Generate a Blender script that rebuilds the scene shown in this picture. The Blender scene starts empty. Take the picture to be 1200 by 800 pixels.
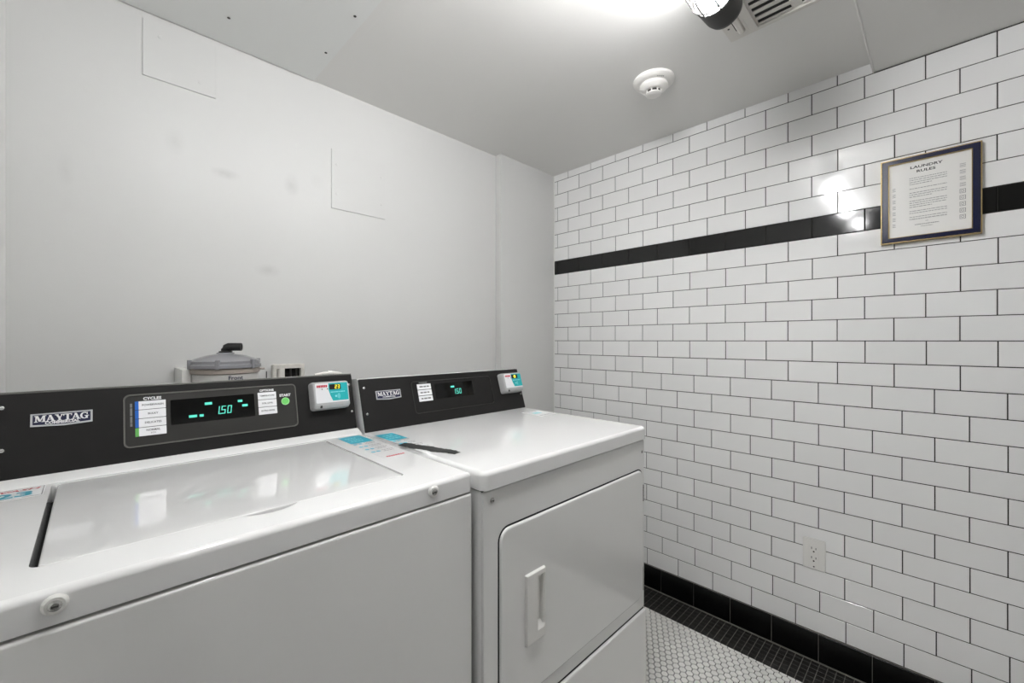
import bpy, bmesh, math, random
from mathutils import Vector
from mathutils.geometry import tessellate_polygon
random.seed(7)
scene = bpy.context.scene
C = scene.collection
PI = math.pi

# ------------------------------------------------------------------ camera
CAMH = 1.205
YAW = math.radians(44.678)
FPX = 497.0
cam_d = bpy.data.cameras.new('camera')
cam = bpy.data.objects.new('camera', cam_d)
C.objects.link(cam)
cam.location = (0, 0, CAMH)
cam.rotation_euler = (PI / 2, 0, -YAW)
cam_d.sensor_width = 36.0
cam_d.sensor_fit = 'HORIZONTAL'
cam_d.lens = 36.0 * FPX / 1200.0
cam_d.shift_y = -1.3 / 1200.0
cam_d.clip_start = 0.02
scene.camera = cam

# ------------------------------------------------------------------ world, exposure
w = bpy.data.worlds.new('world')
scene.world = w
w.use_nodes = True
w.node_tree.nodes['Background'].inputs[0].default_value = (1.0, 1.0, 1.0, 1)
w.node_tree.nodes['Background'].inputs[1].default_value = 0.06
LAMP_STRENGTH = 62.0
vs = scene.view_settings
vs.view_transform = 'Standard'
vs.look = 'None'
vs.gamma = 1.0
vs.exposure = 1.4
vs.use_curve_mapping = False

# ------------------------------------------------------------------ materials
def lin(c):
    c = c / 255.0
    return c / 12.92 if c <= 0.04045 else ((c + 0.055) / 1.055) ** 2.4
def col(*rgb):
    return (lin(rgb[0]), lin(rgb[1]), lin(rgb[2]), 1.0)
MATS = {}
def mat(name, rgb, rough=0.5, metal=0.0, emit=None, estr=0.0, noise=0.0, nscale=8.0, bump=0.0, bscale=60.0,
        coat=0.0, rand=0.0, spec=None, trans=0.0):
    m = bpy.data.materials.new(name)
    m.use_nodes = True
    nt = m.node_tree
    b = nt.nodes['Principled BSDF']
    b.inputs['Base Color'].default_value = col(*rgb)
    b.inputs['Roughness'].default_value = rough
    b.inputs['Metallic'].default_value = metal
    if spec is not None: b.inputs['Specular IOR Level'].default_value = spec
    if coat: b.inputs['Coat Weight'].default_value = coat; b.inputs['Coat Roughness'].default_value = 0.06
    if trans: b.inputs['Transmission Weight'].default_value = trans
    if emit is not None:
        b.inputs['Emission Color'].default_value = col(*emit)
        b.inputs['Emission Strength'].default_value = estr
    tc = nt.nodes.new('ShaderNodeTexCoord')
    src = None
    if noise:
        n = nt.nodes.new('ShaderNodeTexNoise'); n.inputs['Scale'].default_value = nscale; n.inputs['Detail'].default_value = 5
        nt.links.new(tc.outputs['Object'], n.inputs['Vector'])
        mr = nt.nodes.new('ShaderNodeMapRange'); mr.inputs[1].default_value = 0.3; mr.inputs[2].default_value = 0.7
        mr.inputs[3].default_value = 1 - noise; mr.inputs[4].default_value = 1 + noise
        nt.links.new(n.outputs['Fac'], mr.inputs[0]); src = mr.outputs[0]
    if rand:
        oi = nt.nodes.new('ShaderNodeObjectInfo')
        mr2 = nt.nodes.new('ShaderNodeMapRange'); mr2.inputs[3].default_value = 1 - rand; mr2.inputs[4].default_value = 1 + rand * 0.3
        nt.links.new(oi.outputs['Random'], mr2.inputs[0])
        if src is None: src = mr2.outputs[0]
        else:
            mm = nt.nodes.new('ShaderNodeMath'); mm.operation = 'MULTIPLY'
            nt.links.new(src, mm.inputs[0]); nt.links.new(mr2.outputs[0], mm.inputs[1]); src = mm.outputs[0]
    if src is not None:
        vm = nt.nodes.new('ShaderNodeVectorMath'); vm.operation = 'SCALE'
        vm.inputs[0].default_value = col(*rgb)[:3]
        nt.links.new(src, vm.inputs['Scale']); nt.links.new(vm.outputs[0], b.inputs['Base Color'])
    if bump:
        n2 = nt.nodes.new('ShaderNodeTexNoise'); n2.inputs['Scale'].default_value = bscale; n2.inputs['Detail'].default_value = 3
        nt.links.new(tc.outputs['Object'], n2.inputs['Vector'])
        bp = nt.nodes.new('ShaderNodeBump'); bp.inputs['Strength'].default_value = bump; bp.inputs['Distance'].default_value = 0.002
        nt.links.new(n2.outputs['Fac'], bp.inputs['Height']); nt.links.new(bp.outputs[0], b.inputs['Normal'])
    MATS[name] = m
    return m

def stained_wall(name, rgb, spots):
    m = mat(name, rgb, rough=0.42, noise=0.012, nscale=2.5, bump=0.10, bscale=45, spec=0.35)
    nt = m.node_tree
    b = nt.nodes['Principled BSDF']
    link = b.inputs['Base Color'].links[0]
    cur = link.from_socket
    tc = nt.nodes.new('ShaderNodeTexCoord')
    nz = nt.nodes.new('ShaderNodeTexNoise'); nz.inputs['Scale'].default_value = 30; nz.inputs['Detail'].default_value = 4
    nt.links.new(tc.outputs['Object'], nz.inputs['Vector'])
    for (x, z, rx, rz, amt) in spots:
        mp = nt.nodes.new('ShaderNodeVectorMath'); mp.operation = 'SUBTRACT'; mp.inputs[1].default_value = (x, 1.647, z)
        nt.links.new(tc.outputs['Object'], mp.inputs[0])
        ms = nt.nodes.new('ShaderNodeVectorMath'); ms.operation = 'MULTIPLY'; ms.inputs[1].default_value = (1 / rx, 0.0, 1 / rz)
        nt.links.new(mp.outputs[0], ms.inputs[0])
        ln = nt.nodes.new('ShaderNodeVectorMath'); ln.operation = 'LENGTH'
        nt.links.new(ms.outputs[0], ln.inputs[0])
        mr = nt.nodes.new('ShaderNodeMapRange'); mr.inputs[1].default_value = 0.0; mr.inputs[2].default_value = 1.0
        mr.inputs[3].default_value = amt; mr.inputs[4].default_value = 0.0
        nt.links.new(ln.outputs['Value'], mr.inputs[0])
        mu = nt.nodes.new('ShaderNodeMath'); mu.operation = 'MULTIPLY'
        nt.links.new(mr.outputs[0], mu.inputs[0]); nt.links.new(nz.outputs['Fac'], mu.inputs[1])
        su = nt.nodes.new('ShaderNodeMath'); su.operation = 'SUBTRACT'; su.inputs[0].default_value = 1.0
        nt.links.new(mu.outputs[0], su.inputs[1])
        sc = nt.nodes.new('ShaderNodeVectorMath'); sc.operation = 'SCALE'
        nt.links.new(cur, sc.inputs[0]); nt.links.new(su.outputs[0], sc.inputs['Scale'])
        cur = sc.outputs[0]
    nt.links.new(cur, b.inputs['Base Color'])
    return m

WALLC = (209, 209, 207)
stained_wall('wall_paint', WALLC, [(0.179, 1.815, 0.03, 0.05, 0.12), (0.31, 1.75, 0.045, 0.02, 0.30), (0.511, 1.765, 0.03, 0.045, 0.25),
                                   (0.434, 1.448, 0.045, 0.025, 0.25), (0.60, 1.80, 0.03, 0.03, 0.10), (-0.05, 1.66, 0.02, 0.05, 0.12)])
mat('paint', WALLC, rough=0.45, noise=0.012, nscale=2.5, bump=0.08, bscale=45, spec=0.35)
mat('bounce_paint', (238, 238, 236), rough=0.5)  # side and far walls made lighter to bounce more fill light
mat('plate_paint', (208, 208, 206), rough=0.42, spec=0.35)
mat('ceiling_paint', (226, 225, 222), rough=0.38, noise=0.01, nscale=2, bump=0.06, bscale=30, spec=0.45)
mat('grout_dark', (40, 39, 36), rough=0.9, noise=0.25, nscale=14)
mat('grout_floor', (48, 47, 43), rough=0.9, noise=0.2, nscale=20)
mat('grout_border', (120, 119, 113), rough=0.9, noise=0.2, nscale=20)
mat('tile_white', (240, 240, 239), rough=0.10, noise=0.015, nscale=3, rand=0.03, bump=0.05, bscale=14, spec=0.5)
mat('tile_black', (20, 20, 19), rough=0.08, noise=0.2, nscale=6, bump=0.05, bscale=14, spec=0.45)
mat('tile_base', (9, 9, 9), rough=0.25, noise=0.3, nscale=9, spec=0.25)
mat('hex_white', (244, 243, 239), rough=0.35, rand=0.06, noise=0.04, nscale=12)
mat('mosaic_black', (26, 25, 23), rough=0.5, rand=0.25, noise=0.2, nscale=30)
mat('caulk', (226, 226, 222), rough=0.5)
mat('enamel', (235, 235, 234), coat=0.4, rough=0.07, noise=0.008, nscale=4, spec=0.5)
mat('enamel_front', (232, 232, 230), coat=0.3, rough=0.10, noise=0.008, nscale=4, spec=0.45)
mat('lid_gloss', (231, 231, 230), rough=0.03, coat=0.8, noise=0.008, nscale=4, spec=0.7)
mat('gap_black', (22, 22, 21), rough=0.7)
mat('console_black', (23, 22, 21), rough=0.45, noise=0.10, nscale=25, bump=0.08, bscale=500, spec=0.3)
mat('console_panel', (44, 43, 41), rough=0.38, noise=0.05, nscale=20, spec=0.45)
mat('panel_rim', (105, 104, 100), rough=0.2, spec=0.6)  # lightened grey paints in the highlight along the control panel rim
mat('console_cap', (128, 127, 123), rough=0.35, spec=0.5)
mat('display_glass', (8, 8, 8), rough=0.08, spec=0.35)
mat('teal_led', (40, 120, 105), rough=0.4, emit=(95, 225, 200), estr=0.36)
mat('label_white', (238, 238, 240), rough=0.45)
mat('ink_white', (232, 232, 232), rough=0.5)
mat('ink_grey', (120, 120, 120), rough=0.6)
mat('ink_dark', (52, 52, 54), rough=0.6)
mat('ink_red', (190, 40, 60), rough=0.5)
mat('ink_navy', (12, 18, 56), rough=0.35)
mat('badge_silver', (215, 216, 218), rough=0.25, metal=0.3)
mat('blue_stripe', (28, 100, 190), rough=0.45)
mat('green_stripe', (110, 190, 95), rough=0.45)
mat('button_green', (112, 205, 104), rough=0.35, emit=(110, 220, 110), estr=0.03)
mat('button_ring', (160, 225, 150), rough=0.35)
mat('screw_metal', (196, 195, 192), rough=0.25, metal=0.85)
mat('screw_dark', (70, 69, 66), rough=0.35, metal=0.7)
mat('rubber', (30, 30, 30), rough=0.8)
mat('reader_grey', (172, 172, 172), rough=0.4)
mat('reader_white', (226, 226, 228), rough=0.35)
mat('teal_print', (20, 168, 172), rough=0.4)
mat('teal_decal', (36, 160, 182), rough=0.35)
mat('teal_light', (140, 215, 224), rough=0.4)
mat('led_window', (45, 40, 36), rough=0.2)
mat('led_yellow', (200, 190, 40), rough=0.4, emit=(240, 225, 50), estr=0.45)
mat('decal_white', (236, 236, 236), rough=0.3)
mat('marker_black', (40, 41, 39), rough=0.5, noise=0.45, nscale=90)
mat('filter_plastic', (165, 165, 170), rough=0.12, trans=0.35, spec=0.6)
mat('filter_body', (205, 204, 200), rough=0.4)
mat('filter_band', (168, 158, 148), rough=0.4)
mat('black_plastic', (24, 24, 24), rough=0.35)
mat('box_plaster', (206, 203, 196), rough=0.8, noise=0.12, nscale=40, bump=0.4, bscale=80)
mat('box_inside', (24, 22, 20), rough=0.9)
mat('pipe_white', (225, 222, 216), rough=0.5)
mat('frame_navy', (8, 15, 56), rough=0.18, spec=0.6, coat=0.4)
mat('frame_gold', (186, 164, 118), rough=0.3, metal=0.75)
mat('paper', (231, 230, 226), rough=0.35, coat=0.35)
mat('plastic_white', (230, 229, 225), rough=0.35)
mat('slot_dark', (50, 48, 46), rough=0.7)
mat('detector_white', (240, 238, 234), rough=0.4)
mat('lamp_black', (40, 39, 37), rough=0.5)
mat('lamp_glass', (255, 255, 255), rough=0.3, emit=(254, 254, 255), estr=LAMP_STRENGTH)
mat('lamp_glass_dim', (255, 255, 255), rough=0.3, emit=(254, 254, 255), estr=LAMP_STRENGTH * 0.5)
mat('vent_plastic', (214, 211, 205), rough=0.4)
mat('vent_dark', (30, 29, 27), rough=0.7)
mat('patch_paint', (228, 229, 227), rough=0.36, spec=0.45)

# ------------------------------------------------------------------ geometry helpers
class Fr:
    """plane frame: u along a, v along b, n = a x b"""
    def __init__(s, o, a, b):
        s.o = Vector(o); s.a = Vector(a).normalized(); s.b = Vector(b).normalized(); s.n = s.a.cross(s.b)
    def __call__(s, u, v, n=0.0):
        return s.o + s.a * u + s.b * v + s.n * n
TOP = Fr((0, 0, 0), (1, 0, 0), (0, 1, 0))            # u = X, v = Y, n = Z
def FRONT(y): return Fr((0, y, 0), (1, 0, 0), (0, 0, 1))   # u = X, v = Z, n towards -Y
def SIDE(x): return Fr((x, 0, 0), (0, -1, 0), (0, 0, 1))   # u = -Y, v = Z, n towards -X
def CEIL(z): return Fr((0, 0, z), (1, 0, 0), (0, -1, 0))   # u = X, v = -Y, n down

class G:
    def __init__(s): s.v = []; s.f = []
    def add(s, vs_, fs):
        o = len(s.v); s.v += [Vector(p) for p in vs_]; s.f += [tuple(i + o for i in f) for f in fs]; return s
    def loops(s, rings, cap0=True, cap1=True, closed=True):
        n = len(rings[0]); vs_ = [p for r in rings for p in r]; fs = []
        for k in range(len(rings) - 1):
            for i in range(n if closed else n - 1):
                j = (i + 1) % n
                fs.append((k * n + i, k * n + j, (k + 1) * n + j, (k + 1) * n + i))
        if cap0: fs.append(tuple(reversed(range(n))))
        if cap1: fs.append(tuple(range((len(rings) - 1) * n, len(rings) * n)))
        return s.add(vs_, fs)
    def box(s, fr, u0, u1, v0, v1, n0, n1):
        return s.loops([[fr(u0, v0, n), fr(u1, v0, n), fr(u1, v1, n), fr(u0, v1, n)] for n in (n0, n1)])
    def poly(s, fr, pts, n0, n1):
        return s.loops([[fr(u, v, n) for u, v in pts] for n in (n0, n1)])
    def flat(s, fr, pts, n):
        return s.add([fr(u, v, n) for u, v in pts], [tuple(range(len(pts)))])
    def slab(s, fr, u0, u1, v0, v1, n0, n1, r=0.0, bev=0.0, seg=4, bseg=3, cap0=True):
        rings = [[fr(u, v, n0) for u, v in rr(u0, u1, v0, v1, r, 0, seg)]]
        if bev:
            for k in range(bseg + 1):
                a = k / bseg * PI / 2
                rings.append([fr(u, v, n1 - bev + bev * math.sin(a)) for u, v in rr(u0, u1, v0, v1, r, bev * (1 - math.cos(a)), seg)])
        else:
            rings.append([fr(u, v, n1) for u, v in rr(u0, u1, v0, v1, r, 0, seg)])
        return s.loops(rings, cap0=cap0)
    def lathe(s, fr, cu, cv, prof, seg=24, cap0=True, cap1=True):
        rings = []
        for r, n in prof:
            rings.append([fr(cu + r * math.cos(2 * PI * i / seg), cv + r * math.sin(2 * PI * i / seg), n) for i in range(seg)])
        return s.loops(rings, cap0, cap1)
    def tube(s, path, r, seg=8):
        path = [Vector(p) for p in path]; rings = []
        for i, p in enumerate(path):
            d = (path[min(i + 1, len(path) - 1)] - path[max(i - 1, 0)]).normalized()
            up = Vector((0, 0, 1)) if abs(d.z) < 0.9 else Vector((0, 1, 0))
            a = d.cross(up).normalized(); b = d.cross(a).normalized()
            rad = r[i] if isinstance(r, (list, tuple)) else r
            rings.append([p + a * rad * math.cos(2 * PI * k / seg) + b * rad * math.sin(2 * PI * k / seg) for k in range(seg)])
        return s.loops(rings)
    def frame(s, fr, o, i, n0, n1, r=0.0, ri=0.0, seg=4, ch=0.0):
        """rectangular ring: o = outer (u0,u1,v0,v1), i = inner; ch = chamfer of the outer edge"""
        A = rr(*o, r, 0, seg); A2 = rr(*o, r, ch, seg); B = rr(*i, ri, 0, seg)
        rings = [[fr(u, v, n0) for u, v in A], [fr(u, v, n1 - ch) for u, v in A], [fr(u, v, n1) for u, v in A2],
                 [fr(u, v, n1) for u, v in B], [fr(u, v, n0) for u, v in B]]
        s.loops(rings, False, False)
        n = len(A); o_ = len(s.v) - 5 * n
        for k in range(n):
            j = (k + 1) % n
            s.f.append((o_ + k, o_ + 4 * n + k, o_ + 4 * n + j, o_ + j))
        return s

def rr(u0, u1, v0, v1, r=0.0, inset=0.0, seg=4):
    u0 += inset; u1 -= inset; v0 += inset; v1 -= inset
    if r <= 0: return [(u0, v0), (u1, v0), (u1, v1), (u0, v1)]
    r = max(r - inset, 0.0003); out = []
    for cu, cv, a0 in ((u1 - r, v0 + r, -PI / 2), (u1 - r, v1 - r, 0), (u0 + r, v1 - r, PI / 2), (u0 + r, v0 + r, PI)):
        for k in range(seg + 1):
            a = a0 + k / seg * PI / 2
            out.append((cu + r * math.cos(a), cv + r * math.sin(a)))
    return out

BASE = {}
def mesh_of(g, name, smooth=35, recalc=True):
    me = bpy.data.meshes.new(name)
    me.from_pydata([tuple(p) for p in g.v], [], g.f)
    bm = bmesh.new(); bm.from_mesh(me)
    if recalc: bmesh.ops.recalc_face_normals(bm, faces=bm.faces)
    bm.to_mesh(me); bm.free()
    if smooth:
        for p in me.polygons: p.use_smooth = True
        me.set_sharp_from_angle(angle=math.radians(smooth))
    me.update()
    return me
def mk(name, g, m, parent=None, smooth=35, label=None, base=None, recalc=True):
    b = BASE.get(parent.name, Vector((0, 0, 0))) if parent else Vector(base or (0, 0, 0))
    for k, p in enumerate(g.v): g.v[k] = p - b
    me = mesh_of(g, name, smooth, recalc)
    me.materials.append(MATS[m])
    o = bpy.data.objects.new(name, me); C.objects.link(o)
    if parent: o.parent = parent
    else: o.location = b
    BASE[o.name] = b
    if smooth and recalc and len(me.polygons) > 6:
        wn = o.modifiers.new('weighted', 'WEIGHTED_NORMAL'); wn.keep_sharp = True; wn.weight = 100
    if label: o['label'] = label
    return o
def thing(name, label, cat, base, group=None):
    o = bpy.data.objects.new(name, None); C.objects.link(o); o.location = base
    o.empty_display_size = 0.05
    o['label'] = label; o['category'] = cat
    if group: o['group'] = group
    BASE[o.name] = Vector(base)
    return o
def struct(o, label, cat): o['kind'] = 'structure'; o['label'] = label; o['category'] = cat; return o

def text_geo(s, fr, u, v, n, size, align='CENTER', bold=0.0, sx=1.0, shear=0.0, rot=0.0):
    cu = bpy.data.curves.new('t', 'FONT'); cu.body = s; cu.size = size; cu.align_x = align; cu.align_y = 'CENTER'
    cu.offset = bold; cu.shear = shear; cu.resolution_u = 2
    ob = bpy.data.objects.new('t', cu)
    me = bpy.data.meshes.new_from_object(ob)
    g = G(); c_, s_ = math.cos(rot), math.sin(rot)
    pts = []
    for vt in me.vertices:
        x, y = vt.co.x * sx, vt.co.y
        pts.append(fr(u + x * c_ - y * s_, v + x * s_ + y * c_, n))
    g.add(pts, [tuple(p.vertices) for p in me.polygons])
    bpy.data.objects.remove(ob); bpy.data.curves.remove(cu); bpy.data.meshes.remove(me)
    return g
def join(*gs):
    g = G()
    for a in gs: g.add(a.v, a.f)
    return g

# slab-serif lettering of the badge, unit height
def stroke(p, q, t):
    d = Vector((q[0] - p[0], q[1] - p[1])); nx = Vector((1, 0)) if abs(d.y) > abs(d.x) * 0.5 else Vector((0, 1))
    h = nx * t / 2
    return [(p[0] - h.x, p[1] - h.y), (p[0] + h.x, p[1] + h.y), (q[0] + h.x, q[1] + h.y), (q[0] - h.x, q[1] - h.y)]
def rc(x0, y0, x1, y1): return [(x0, y0), (x1, y0), (x1, y1), (x0, y1)]
def arcband(cx, cy, ro, ri, a0, a1, n=12):
    out = []
    for k in range(n):
        a = math.radians(a0 + (a1 - a0) * k / n); b = math.radians(a0 + (a1 - a0) * (k + 1) / n)
        out.append([(cx + ro[0] * math.cos(a), cy + ro[1] * math.sin(a)), (cx + ro[0] * math.cos(b), cy + ro[1] * math.sin(b)),
                    (cx + ri[0] * math.cos(b), cy + ri[1] * math.sin(b)), (cx + ri[0] * math.cos(a), cy + ri[1] * math.sin(a))])
    return out
LET = {
    'M': (1.3, [stroke((.2, 0), (.2, 1), .14), stroke((1.04, 0), (1.04, 1), .26), stroke((.28, 1), (.62, .08), .26), stroke((.62, .08), (.98, 1), .14),
               rc(0, 0, .4, .1), rc(.78, 0, 1.3, .1), rc(0, .9, .36, 1), rc(.9, .9, 1.3, 1)]),
    'A': (1.12, [stroke((.18, 0), (.52, 1), .13), stroke((.5, 1), (.88, 0), .27), rc(.3, .28, .75, .38), rc(0, 0, .38, .1), rc(.62, 0, 1.12, .1)]),
    'Y': (1.05, [stroke((.2, 1), (.52, .42), .27), stroke((.85, 1), (.56, .42), .13), rc(.4, 0, .66, .5), rc(0, .9, .42, 1), rc(.66, .9, 1.05, 1), rc(.27, 0, .79, .1)]),
    'T': (0.98, [rc(0, .88, .98, 1), rc(0, .68, .1, 1), rc(.88, .68, .98, 1), rc(.36, 0, .62, 1), rc(.22, 0, .76, .1)]),
    'G': (1.08, arcband(.52, .5, (.52, .53), (.25, .4), 55, 305) + [rc(.66, .02, .92, .46), rc(.52, .4, 1.06, .5), rc(.78, .62, .9, 1.0)]),
}
def maytag(fr, u0, u1, v0, h, n):
    tot = sum(LET[c][0] for c in 'MAYTAG') - 0.10 * 5
    sx = (u1 - u0) / tot; g = G(); u = u0
    for c in 'MAYTAG':
        wd, ps = LET[c]
        for p in ps: g.flat(fr, [(u + x * sx, v0 + y * h) for x, y in p], n)
        u += (wd - 0.10) * sx
    return g
SEG = {'1': 'bc', '5': 'afgcd', '0': 'abcdef', '2': 'abged', '3': 'abgcd', '4': 'fgbc', 'l': 'ef'}
def seven(fr, s, u0, v0, wd, h, n, pitch, slant=0.12, t=0.14):
    g = G(); u = u0; t *= h
    for ch in s:
        if ch == '.':
            g.flat(fr, rc(u - (pitch - wd) * 0.8, v0, u - (pitch - wd) * 0.8 + t, v0 + t), n); continue
        segs = {'a': (0, h - t, wd, h), 'g': (0, h / 2 - t / 2, wd, h / 2 + t / 2), 'd': (0, 0, wd, t),
                'f': (0, h / 2, t, h), 'e': (0, 0, t, h / 2), 'b': (wd - t, h / 2, wd, h), 'c': (wd - t, 0, wd, h / 2)}
        for k in SEG[ch]:
            a, b, c, d = segs[k]; e = t * 0.12
            g.flat(fr, [(u + x + (y) * slant, v0 + y) for x, y in rc(a + e, b + e, c - e, d - e)], n)
        u += pitch
    return g

# ------------------------------------------------------------------ the room
XR, YB, YC, ZC, ZS = 1.935, 1.647, 1.607, 2.173, 2.138
XL, YF, XFL = -0.155, -1.9, -1.75

struct(mk('wall_back', G().box(FRONT(YB), XL - 0.1, 2.1, 0, 2.4, -0.12, 0), 'wall_paint'), 'off-white painted wall behind the two machines', 'wall')
struct(mk('wall_chase', G().slab(TOP, 1.507, XR + 0.003, YC, YB, 0, ZC, 0.003, 0, 2), 'paint'), 'shallow painted pipe chase between back wall and tiled wall', 'wall')
struct(mk('wall_left', G().box(TOP, XFL, XL, 0.5, 1.77, 0, 2.4), 'bounce_paint'), 'side wall at the left end of the machines, whitened for bounce light', 'wall')
struct(mk('wall_front', G().box(FRONT(YF), XFL, 2.05, 0, 2.4, 0, -0.12), 'bounce_paint'), 'plain painted wall on the far side of the room', 'wall')
ceil = struct(mk('ceiling', G().box(TOP, XFL, 2.05, YF - 0.1, 1.77, ZC, ZC + 0.2), 'ceiling_paint'), 'glossy off-white painted ceiling', 'ceiling')
struct(mk('ceiling_soffit', G().slab(TOP, XFL, XR + 0.003, YF, 0.165, ZS, ZC, 0, 0), 'ceiling_paint'), 'slightly lowered strip of the painted ceiling', 'ceiling')
mk('edge_light_strip', G().tube([(XFL, 0.1650, ZS), (XR, 0.1650, ZS)], 0.0028, 10), 'plastic_white', bpy.data.objects['ceiling_soffit'])  # added pale strip imitating the light line along the soffit edge
mk('patch_panel', G().slab(CEIL(ZC), XL, 0.585, -1.640, -0.30, 0, 0.0025, 0.002, 0.001), 'patch_paint', ceil, label='smooth painted ceiling patch screwed on')
mk('joint_tape', G().slab(CEIL(ZC), 0.585, 0.612, -1.53, -0.30, 0, 0.0014, 0.002, 0.001), 'ceiling_paint', ceil)
for (x, y) in ((0.29, 1.50), (0.557, 1.452), (0.556, 1.228), (0.29, 1.228)):
    mk('screw', G().lathe(CEIL(ZC), x, -y, [(0.0045, 0.002), (0.0045, 0.0032), (0.003, 0.0042)], 10), 'screw_dark', ceil)

# floor: grout bed, hexagon field, black square border
floor = struct(mk('floor', G().box(TOP, XFL, 2.05, YF - 0.1, 1.77, -0.10, -0.0015), 'grout_floor'), 'white hexagon mosaic floor with a black tile border', 'floor')
mk('border_grout', G().box(TOP, 1.778, 1.938, YF, YC, -0.0015, -0.0008), 'grout_border', floor)
def proj(p):
    s_, c_ = math.sin(YAW), math.cos(YAW)
    z = p[0] * s_ + p[1] * c_; l = p[0] * c_ - p[1] * s_
    if z < 0.05: return None
    return 600 + FPX * l / z, 398.7 - FPX * (p[2] - CAMH) / z
def shown(pts):
    q = [proj(p) for p in pts]
    if any(k is None for k in q): return 0
    cx = sum(k[0] for k in q) / len(q); cy = sum(k[1] for k in q) / len(q)
    if cx < 0 or cx > 1206 or cy > 806 or cy < -6: return 0
    if cx < 757 and cy > 478 + max(0, (cx - 620)) * 0.15: return 0      # behind the dryer
    A = 0
    for i in range(len(q)):
        j = (i + 1) % len(q); A += q[i][0] * q[j][1] - q[j][0] * q[i][1]
    return abs(A) / 2
def spread(name, geo, matname, items, parent, limit=300, stuffname=None, rot=None):
    """items: (score, location); the best 'limit' become parts sharing one mesh, the rest one stuff mesh"""
    items.sort(key=lambda t: -t[0])
    near = [t for t in items[:limit] if t[0] > 0]; rest = items[len(near):]
    me = mesh_of(geo, name, 30); me.materials.append(MATS[matname])
    for sc, loc in near:
        o = bpy.data.objects.new(name, me); C.objects.link(o); o.parent = parent; o.location = loc
        if rot: o.rotation_euler = rot()
    if rest:
        g = G()
        for sc, loc in rest: g.add([p + Vector(loc) for p in geo.v], geo.f)
        o = mk(stuffname, g, matname, parent, smooth=30); o['kind'] = 'stuff'
HP = 0.0252; HR = HP * math.sqrt(3) / 2
def hexgeo(r):
    ring = lambda q, n: [Vector((q * math.cos(PI / 3 * k), q * math.sin(PI / 3 * k), n)) for k in range(6)]
    return G().loops([ring(r, -0.0015), ring(r, 0.0), ring(r * 0.93, 0.0008)])
items = []
R = (HP - 0.0028) / math.sqrt(3)
i = 0
half = G().loops([[Vector((a * q, b * q, n)) for a, b in ((0, -.866 * R), (0, .866 * R), (-.5 * R, .866 * R), (-R, 0), (-.5 * R, -.866 * R))] for q, n in ((1, -0.0015), (1, 0), (.94, .0008))])
y = YF + 0.02 + HP / 2
ihalf = []
while y < 1.6:
    ihalf.append((shown([(1.7765, y - R * .8, 0), (1.7765, y + R * .8, 0), (1.7765 - R, y, 0)]), (1.7765, y, 0))); y += HP
spread('cut_hexagon_tile', half, 'hex_white', ihalf, floor, 300, 'cut_hexagon_field')
x = 1.7765 - HR
while x > 0.3:
    y = YF + 0.02 + (HP / 2 if i % 2 else 0)
    while y < (0.80 if x < 1.20 else 1.6):
        pts = [(x + R * math.cos(PI / 3 * k), y + R * math.sin(PI / 3 * k), 0) for k in range(6)]
        items.append((shown(pts), (x, y, 0))); y += HP
    x -= HR; i += 1
spread('hexagon_tile', hexgeo(R), 'hex_white', items, floor, 300, 'hexagon_field')
items = []
SP = 0.0254
for a in range(6):
    y = YF + 0.02
    while y < 1.55:
        cx = 1.7915 + a * 0.0252
        pts = [(cx - .011, y - .011, 0), (cx + .011, y - .011, 0), (cx + .011, y + .011, 0), (cx - .011, y + .011, 0)]
        items.append((shown(pts), (cx, y, 0))); y += SP
sq = G().slab(TOP, -0.0116, 0.0116, -0.0116, 0.0116, -0.0015, 0.0006, 0, 0.0006, bseg=1)
spread('square_tile', sq, 'mosaic_black', items, floor, 300, 'square_field')

# tiled wall
wallr = struct(mk('wall_right', G().box(TOP, XR + 0.0022, 2.08, YF, 1.77, 0, 2.4), 'grout_dark'), 'white subway tile wall with one black course and dark grout', 'wall')
TW, TH, PW, PH, PHU = 0.1515, 0.0753, 0.15438, 0.0782, 0.0777
def rowz(k): return 1.203 + (k * PHU if k >= 0 else k * PH)
def tilegeo(w_, h_, bev=0.0010):
    F = Fr((0, 0, 0), (0, -1, 0), (0, 0, 1))
    return G().slab(F, -w_ / 2, w_ / 2, -h_ / 2, h_ / 2, -0.0025, 0.0, 0, bev, bseg=1)
jit = lambda: (random.gauss(0, 0.0005), random.gauss(0, 0.0016), random.gauss(0, 0.0016))
white, black, cuts = [], [], []
for r in range(-14, 13):
    z0, z1 = rowz(r), rowz(r + 1)
    off = 0.0 if r % 2 else PW / 2           # odd courses: joint at 1.578
    shift = 0.0
    if r <= -3: shift = 0.0205
    if r <= -13: shift = 0.0245
    shift += random.uniform(-0.0012, 0.0012)
    ytop = min(z1, ZC)
    n = -1
    while True:
        y1 = 1.578 - off - shift - n * PW; y0 = y1 - PW      # tile spans y0..y1
        n += 1
        if y1 < YF + 0.3: break
        a, b = y0 + 0.00145, min(y1 - 0.00145, YC - 0.006)
        if b - a < 0.008: continue
        za, zb = z0 + 0.00145, min(z1 - 0.00145, ytop)
        if r == 12 and a < 0.165: a = 0.165
        if b - a < 0.008: continue
        cy, cz = (a + b) / 2, (za + zb) / 2
        score = shown([(XR, a, za), (XR, b, za), (XR, b, zb), (XR, a, zb)])
        full = abs((b - a) - TW) < 0.003 and abs((zb - za) - TH) < 0.0015
        kind = 'tile_black' if r == 5 else 'tile_white'
        cuts.append((score, (XR, cy, cz), None if full else (b - a, zb - za), kind))
cuts.sort(key=lambda t: -t[0])
meshes = {}
rest = {'tile_white': G(), 'tile_black': G()}
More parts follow.
